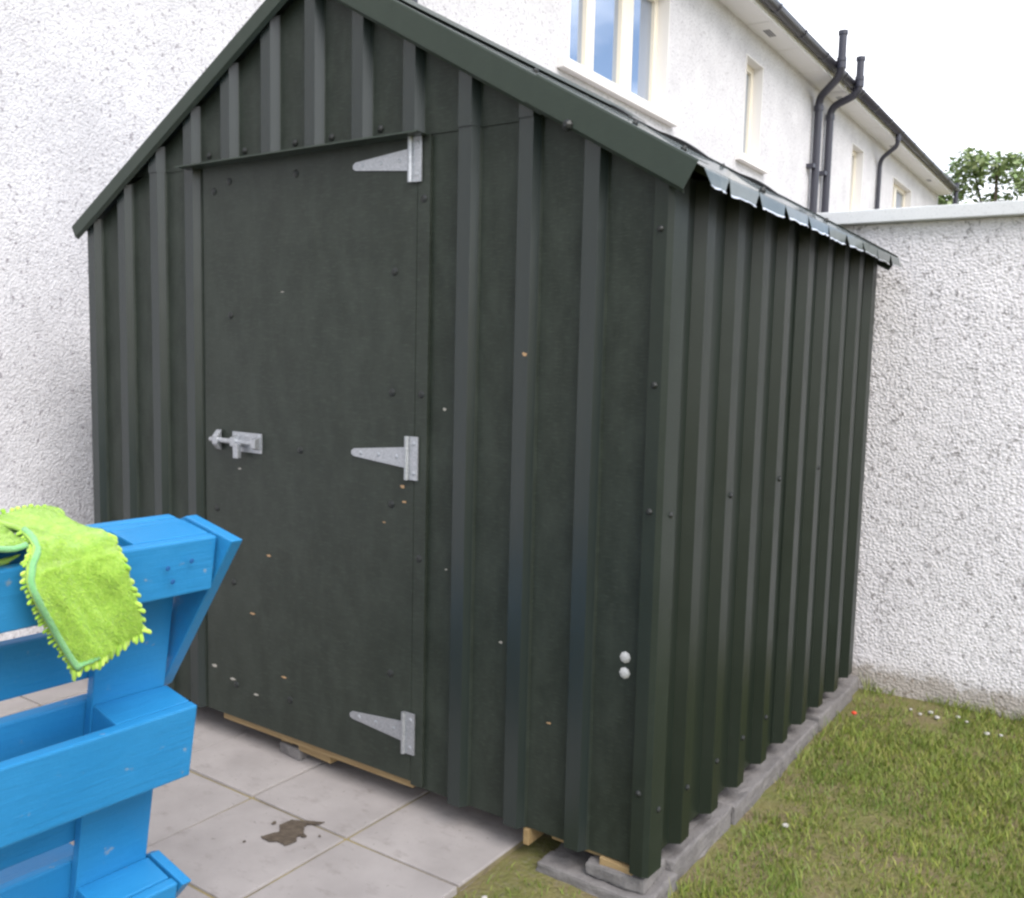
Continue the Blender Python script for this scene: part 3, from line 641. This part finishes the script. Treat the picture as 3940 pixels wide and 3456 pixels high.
def surf(a, b):
    p = spl(EL, b).lerp(spl(ER, b), a)
    w = .010 * math.sin(a * 6.0 + b * 3.5) * math.sin(math.pi * a) + .008 * mnoise.noise(Vector((a * 3, b * 5, 2.2))) + .004 * mnoise.noise(Vector((a * 9, b * 13, 5)))
    nn = Vector((0, -1, .12)) if b < .38 else (Vector((0, -.5, .9)) if b < .5 else Vector((0, 0, 1)))
    p += nn * max(-.006, w + .008); return p
NA, NB = 40, 70; vs_ = [CI @ surf(i / NA, j / NB) for i in range(NA + 1) for j in range(NB + 1)]
fs = [(i * (NB + 1) + j, (i + 1) * (NB + 1) + j, (i + 1) * (NB + 1) + j + 1, i * (NB + 1) + j + 1) for i in range(NA) for j in range(NB)]
solid(pydata('cloth_sheet', vs_, fs, M_CLOTH, cl, True), .006)
# folded left half lying over the rail, dipping towards the camera
FE = [(-.335, .00, .826), (-.42, -.012, .822), (-.52, -.02, .815), (-.64, -.02, .81)]; FB = [(-.34, .165, .825), (-.45, .17, .826), (-.55, .17, .824), (-.68, .17, .82)]
def surf2(a, b):
    p = spl(FE, a).lerp(spl(FB, a), b); p += Vector((0, 0, 1)) * (.010 + .010 * math.sin(a * 7 + b * 2) * math.sin(math.pi * min(1, b + .15)) + .008 * mnoise.noise(Vector((a * 5, b * 4, 9)))); return p
vs_ = [CI @ surf2(i / 40, j / 20) for i in range(41) for j in range(21)]
fs = [(i * 21 + j, (i + 1) * 21 + j, (i + 1) * 21 + j + 1, i * 21 + j + 1) for i in range(40) for j in range(20)]
solid(pydata('folded_corner', vs_, fs, M_CLOTH, cl, True), .006)
# second layer drooping inside the rail under the fold
F1 = [(-.335, .012, .816), (-.40, .018, .800), (-.50, .02, .785), (-.62, .02, .78)]; F0 = [(-.345, .030, .800), (-.41, .032, .766), (-.50, .034, .755), (-.62, .034, .75)]
def surf3(a, b): p = spl(F1, a).lerp(spl(F0, a), b); p += Vector((0, -1, .2)) * (.006 * mnoise.noise(Vector((a * 6, b * 3, 4)))); return p
vs_ = [CI @ surf3(i / 30, j / 10) for i in range(31) for j in range(11)]
fs = [(i * 11 + j, (i + 1) * 11 + j, (i + 1) * 11 + j + 1, i * 11 + j + 1) for i in range(30) for j in range(10)]
solid(pydata('under_layer', vs_, fs, M_CLOTH, cl, True), .005)
bm = bmesh.new(); tube_bm(bm, [CI @ (surf(.0, j / 40) + Vector((.006, -.004, 0))) for j in range(0, 24)], .0050, 8); tube_bm(bm, [CI @ (surf(i / 20, 0) + Vector((0, -.003, .004))) for i in range(0, 7)], .005, 8)
tube_bm(bm, [CI @ (surf2(i / 20, 0) + Vector((0, -.004, 0))) for i in range(21)], .0048, 8); finish('hem', bm, M_HEM, cl, True)
# pile: chenille fingers on the rims, short fibres over the face
PVs, PFs = [], []
def finger(p, d, L, r):
    p = Vector(p); d = Vector(d).normalized(); a = d.orthogonal().normalized(); b = d.cross(a); i0 = len(PVs); S = 6
    for t, rr in ((0, r * .75), (.45, r), (.85, r * .95), (1.0, r * .55)):
        c = p + d * L * t + Vector((0, 0, -.25 * L * t * t))
        for k in range(S): q_ = 2 * math.pi * k / S; PVs.append(CI @ (c + (a * math.cos(q_) + b * math.sin(q_)) * rr))
    for lv in range(3):
        for k in range(S): PFs.append((i0 + lv * S + k, i0 + lv * S + (k + 1) % S, i0 + lv * S + S + (k + 1) % S, i0 + lv * S + S + k))
def U(v): return random.uniform(-v, v)
for j in range(30):
    b = .01 + .97 * j / 30; finger(surf(1, b) + Vector((-.004, U(.003), U(.003))), (1, -.25 + U(.4), -.35 + U(.3)), .015 + U(.003), .0044)
    finger(surf(.985, b + .01) + Vector((-.004, .004, 0)), (1, .3 + U(.3), -.3 + U(.3)), .013, .0037)
for i in range(22):
    a = i / 22; finger(surf(a, 0), (.12 + U(.2), -.2 + U(.4), -1), .014 + U(.004), .0040); finger(surf(a + .02, .012) + Vector((0, .006, 0)), (.2 + U(.2), .3, -1), .014, .0037)
for j in range(40):
    b = .56 * j / 40; finger(surf(0, b) + Vector((.004, .006, 0)), (-1, .2 + U(.4), -.3 + U(.3)), .009 + U(.003), .003)
for i in range(16): finger(surf3(i / 16, 1), (U(.2), -.3, -1), .013, .0040)
for i in range(14): finger(surf(i / 14, 1 - .14) + Vector((0, 0, .004)), (U(.4), .5, 1), .012, .0040)
stuff(pydata('fringe', PVs, PFs, M_PILE, cl, True))
hv, hf = [], []
def fibre(p, d, L, w):
    d = Vector(d).normalized(); a = d.orthogonal().normalized(); i0 = len(hv); hv.extend([CI @ (p - a * w), CI @ (p + a * w), CI @ (p + d * L + Vector((0, 0, -.3 * L)))]); hf.append((i0, i0 + 1, i0 + 2))
for _ in range(40000):
    a, b = random.uniform(.05, .99), random.random() ** .9 * .97; p = surf(a, b)
    nn = Vector((0, -1, .1)) if b < .38 else (Vector((0, -.6, .8)) if b < .5 else Vector((0, 0, 1)))
    fibre(p + nn * .002, nn + Vector((U(.9) + .3, U(.7), U(.9) - .3)), random.uniform(.003, .007), .0006)
for _ in range(9000):
    a, b = random.random(), random.random(); fibre(surf2(a, b) + Vector((0, 0, .003)), (U(.9), U(.9), 1), random.uniform(.004, .008), .0008)
stuff(pydata('pile', hv, hf, M_PILE, cl))

# ------------------------------------------------------------------ grass
NBL = 260000
px = rng.uniform(1.93, 6.0, NBL * 2); py = rng.uniform(-3.6, 1.985, NBL * 2)
def fnoise(x, y, s, seed):
    r = np.random.default_rng(seed); G_ = r.random((64, 64)); X = (x * s) % 63; Y = (y * s) % 63; i = X.astype(int); j = Y.astype(int); fx = X - i; fy = Y - j; fx = fx * fx * (3 - 2 * fx); fy = fy * fy * (3 - 2 * fy)
    return G_[i, j] * (1 - fx) * (1 - fy) + G_[i + 1, j] * fx * (1 - fy) + G_[i, j + 1] * (1 - fx) * fy + G_[i + 1, j + 1] * fx * fy
dn = .5 * fnoise(px, py + 10, 2.3, 1) + .3 * fnoise(px, py + 10, 7, 2) + .2 * fnoise(px, py + 10, 19, 3)
near = np.clip(1.25 - np.hypot(px - 3.0, py + .3) * .22, .22, 1)
keep = (rng.random(px.size) < np.clip((dn - .29) * 3.6, .07, 1) * near) & ~((px < 2.398 + .02 * fnoise(px, py + 10, 15, 8)) & (py > -.05)) & ~((px < 1.97 + .05 * fnoise(px, py + 10, 9, 5)))
keep &= ~((px < 2.45) & (py > -.35) & (rng.random(px.size) < .55))
px, py, dn = px[keep], py[keep], dn[keep]; nbl = px.size
hgt = rng.uniform(.008, .026, nbl) * (0.7 + .7 * dn); hgt *= np.where(rng.random(nbl) < .06, 1.6, 1) * np.where((py > 1.92) & (dn > .40), 2.0, 1) * np.where((px < 2.44) & (py > -.02) & (dn > .42), 1.7, 1); wid = rng.uniform(.0008, .0019, nbl); ang = rng.uniform(0, 2 * np.pi, nbl); lean = rng.uniform(.2, 1.1, nbl) * hgt; la = rng.uniform(0, 2 * np.pi, nbl)
gz = np.array([-.006 + .014 * vnoise(x, y, 1.7) + .008 * vnoise(x, y, 6, 3) for x, y in zip(px, py)])
V = np.zeros((nbl, 5, 3)); cxv, cyv = np.cos(ang) * wid, np.sin(ang) * wid; lx, ly = np.cos(la) * lean, np.sin(la) * lean
V[:, 0] = np.stack([px - cxv, py - cyv, gz], 1); V[:, 1] = np.stack([px + cxv, py + cyv, gz], 1)
V[:, 2] = np.stack([px + cxv * .8 + lx * .35, py + cyv * .8 + ly * .35, gz + hgt * .6], 1); V[:, 3] = np.stack([px - cxv * .8 + lx * .35, py - cyv * .8 + ly * .35, gz + hgt * .6], 1)
V[:, 4] = np.stack([px + lx, py + ly, gz + hgt], 1)
me = bpy.data.meshes.new('lawn_grass'); me.vertices.add(nbl * 5); me.vertices.foreach_set('co', V.ravel())
b0 = (np.arange(nbl) * 5)[:, None]; loops = np.concatenate([b0 + np.array([[0, 1, 2, 3]]), b0 + np.array([[3, 2, 4]])], 1).ravel()
me.loops.add(loops.size); me.loops.foreach_set('vertex_index', loops); me.polygons.add(nbl * 2)
tot = np.tile([4, 3], nbl); st_ = np.concatenate([[0], np.cumsum(tot)[:-1]]); me.polygons.foreach_set('loop_start', st_); me.update(calc_edges=True); me.validate()
go = link('lawn_grass', me, M_GRASS); stuff(go); tag(go, 'short patchy lawn grass beside the green shed', 'grass')

# pebbles and a red bit
def pebble(name, p, r, mat, label, cat, grp=None):
    bm = bmesh.new(); bmesh.ops.create_icosphere(bm, subdivisions=2, radius=r); s = random.uniform(0, 90)
    for v in bm.verts: v.co *= 1 + .25 * mnoise.noise(v.co / r * 1.3 + Vector((s, 0, 0))); v.co.z *= .6
    o = finish(name, bm, mat, None, True); o.location = p; o.rotation_euler = (0, 0, random.uniform(0, 6)); return tag(o, label, cat, grp)
for x, y in [(2.62, 1.80), (2.69, 1.815), (2.72, 1.775), (2.785, 1.83), (2.82, 1.80), (2.90, 1.72), (2.66, 1.77), (2.945, 1.735)]:
    pebble('pebble', (x, y, .012), random.uniform(.006, .011), M_PEBBLE, 'small pale pebble in the grass at the foot of the boundary wall', 'pebble', 'pebbles at the foot of the boundary wall')
pebble('pebble', (2.52, .60, .008), .010, M_PEBBLE, 'lone pale pebble on the grass beside the edging blocks', 'pebble')
for x, y in [(2.0, -.30), (2.03, -.22), (2.15, -.35)]: pebble('pebble', (x, y, .006), .009, M_PEBBLE, 'small pale pebble on bare soil beside the paving edge', 'pebble', 'pebbles beside the paving edge')
pebble('plastic_scrap', (2.455, 1.60, .02), .011, M_RED, 'small red plastic scrap at the end of the edging blocks', 'litter')

# ------------------------------------------------------------------ tree beyond the houses
tr = thing('broadleaf_tree', 'leafy green tree beyond the end of the white houses', 'tree', (-.75, 26.5, 0))
limbs = [((0, 0, 0), (.05, 0, 3.2), .20, .13), ((.05, 0, 3.0), (-1.0, .2, 5.6), .10, .03), ((.05, 0, 3.1), (.1, -.2, 6.6), .11, .03), ((.05, 0, 2.9), (1.5, .1, 5.2), .09, .03), ((-.4, .1, 4.3), (-1.7, 0, 5.5), .05, .02), ((.6, 0, 3.8), (2.3, .2, 4.9), .05, .02), ((.05, 0, 4.6), (-.6, .5, 6.8), .05, .02)]
bm = bmesh.new()
for a, b, r0, r1 in limbs:
    A, B = Vector(a), Vector(b); mid = A.lerp(B, .5) + Vector((U(.1), U(.1), U(.1))); tube_bm(bm, [A, mid, B], [r0, (r0 + r1) / 2, r1], 8)
finish('trunk', bm, M_BARK, tr, True)
clumps = [(-1.6, 0, 5.75, .62), (-.95, .2, 6.2, .72), (-.55, -.2, 6.75, .55), (.1, 0, 6.55, .65), (.45, .1, 6.8, .34), (.72, -.1, 6.15, .45), (.1, .3, 5.65, .55), (-1.0, -.2, 5.4, .65), (-1.9, .3, 5.2, .6), (1.2, 0, 5.6, .48), (1.75, .1, 5.35, .5), (2.4, 0, 5.3, .55), (-.2, 0, 5.0, .7), (.8, .2, 4.9, .6), (1.7, -.2, 4.7, .6), (-1.4, 0, 4.7, .7)]
lv, lfc = [], []
for cx_, cy_, cz_, r in clumps:
    for _ in range(int(400 * r * r / .36)):
        d = Vector((random.gauss(0, 1), random.gauss(0, 1), random.gauss(0, 1))).normalized() * r * random.random() ** .5; d.z *= .75
        p = Vector((cx_, cy_, cz_)) + d; a = Vector((U(1), U(1), U(.6))).normalized(); b = a.cross(Vector((U(1), U(1), 1))).normalized(); s = random.uniform(.04, .085); i0 = len(lv)
        lv += [p - a * s * 1.5, p + b * s * .8, p + a * s * 1.5, p - b * s * .8]; lfc.append((i0, i0 + 1, i0 + 2, i0 + 3))
stuff(pydata('crown', lv, lfc, M_LEAF, tr))
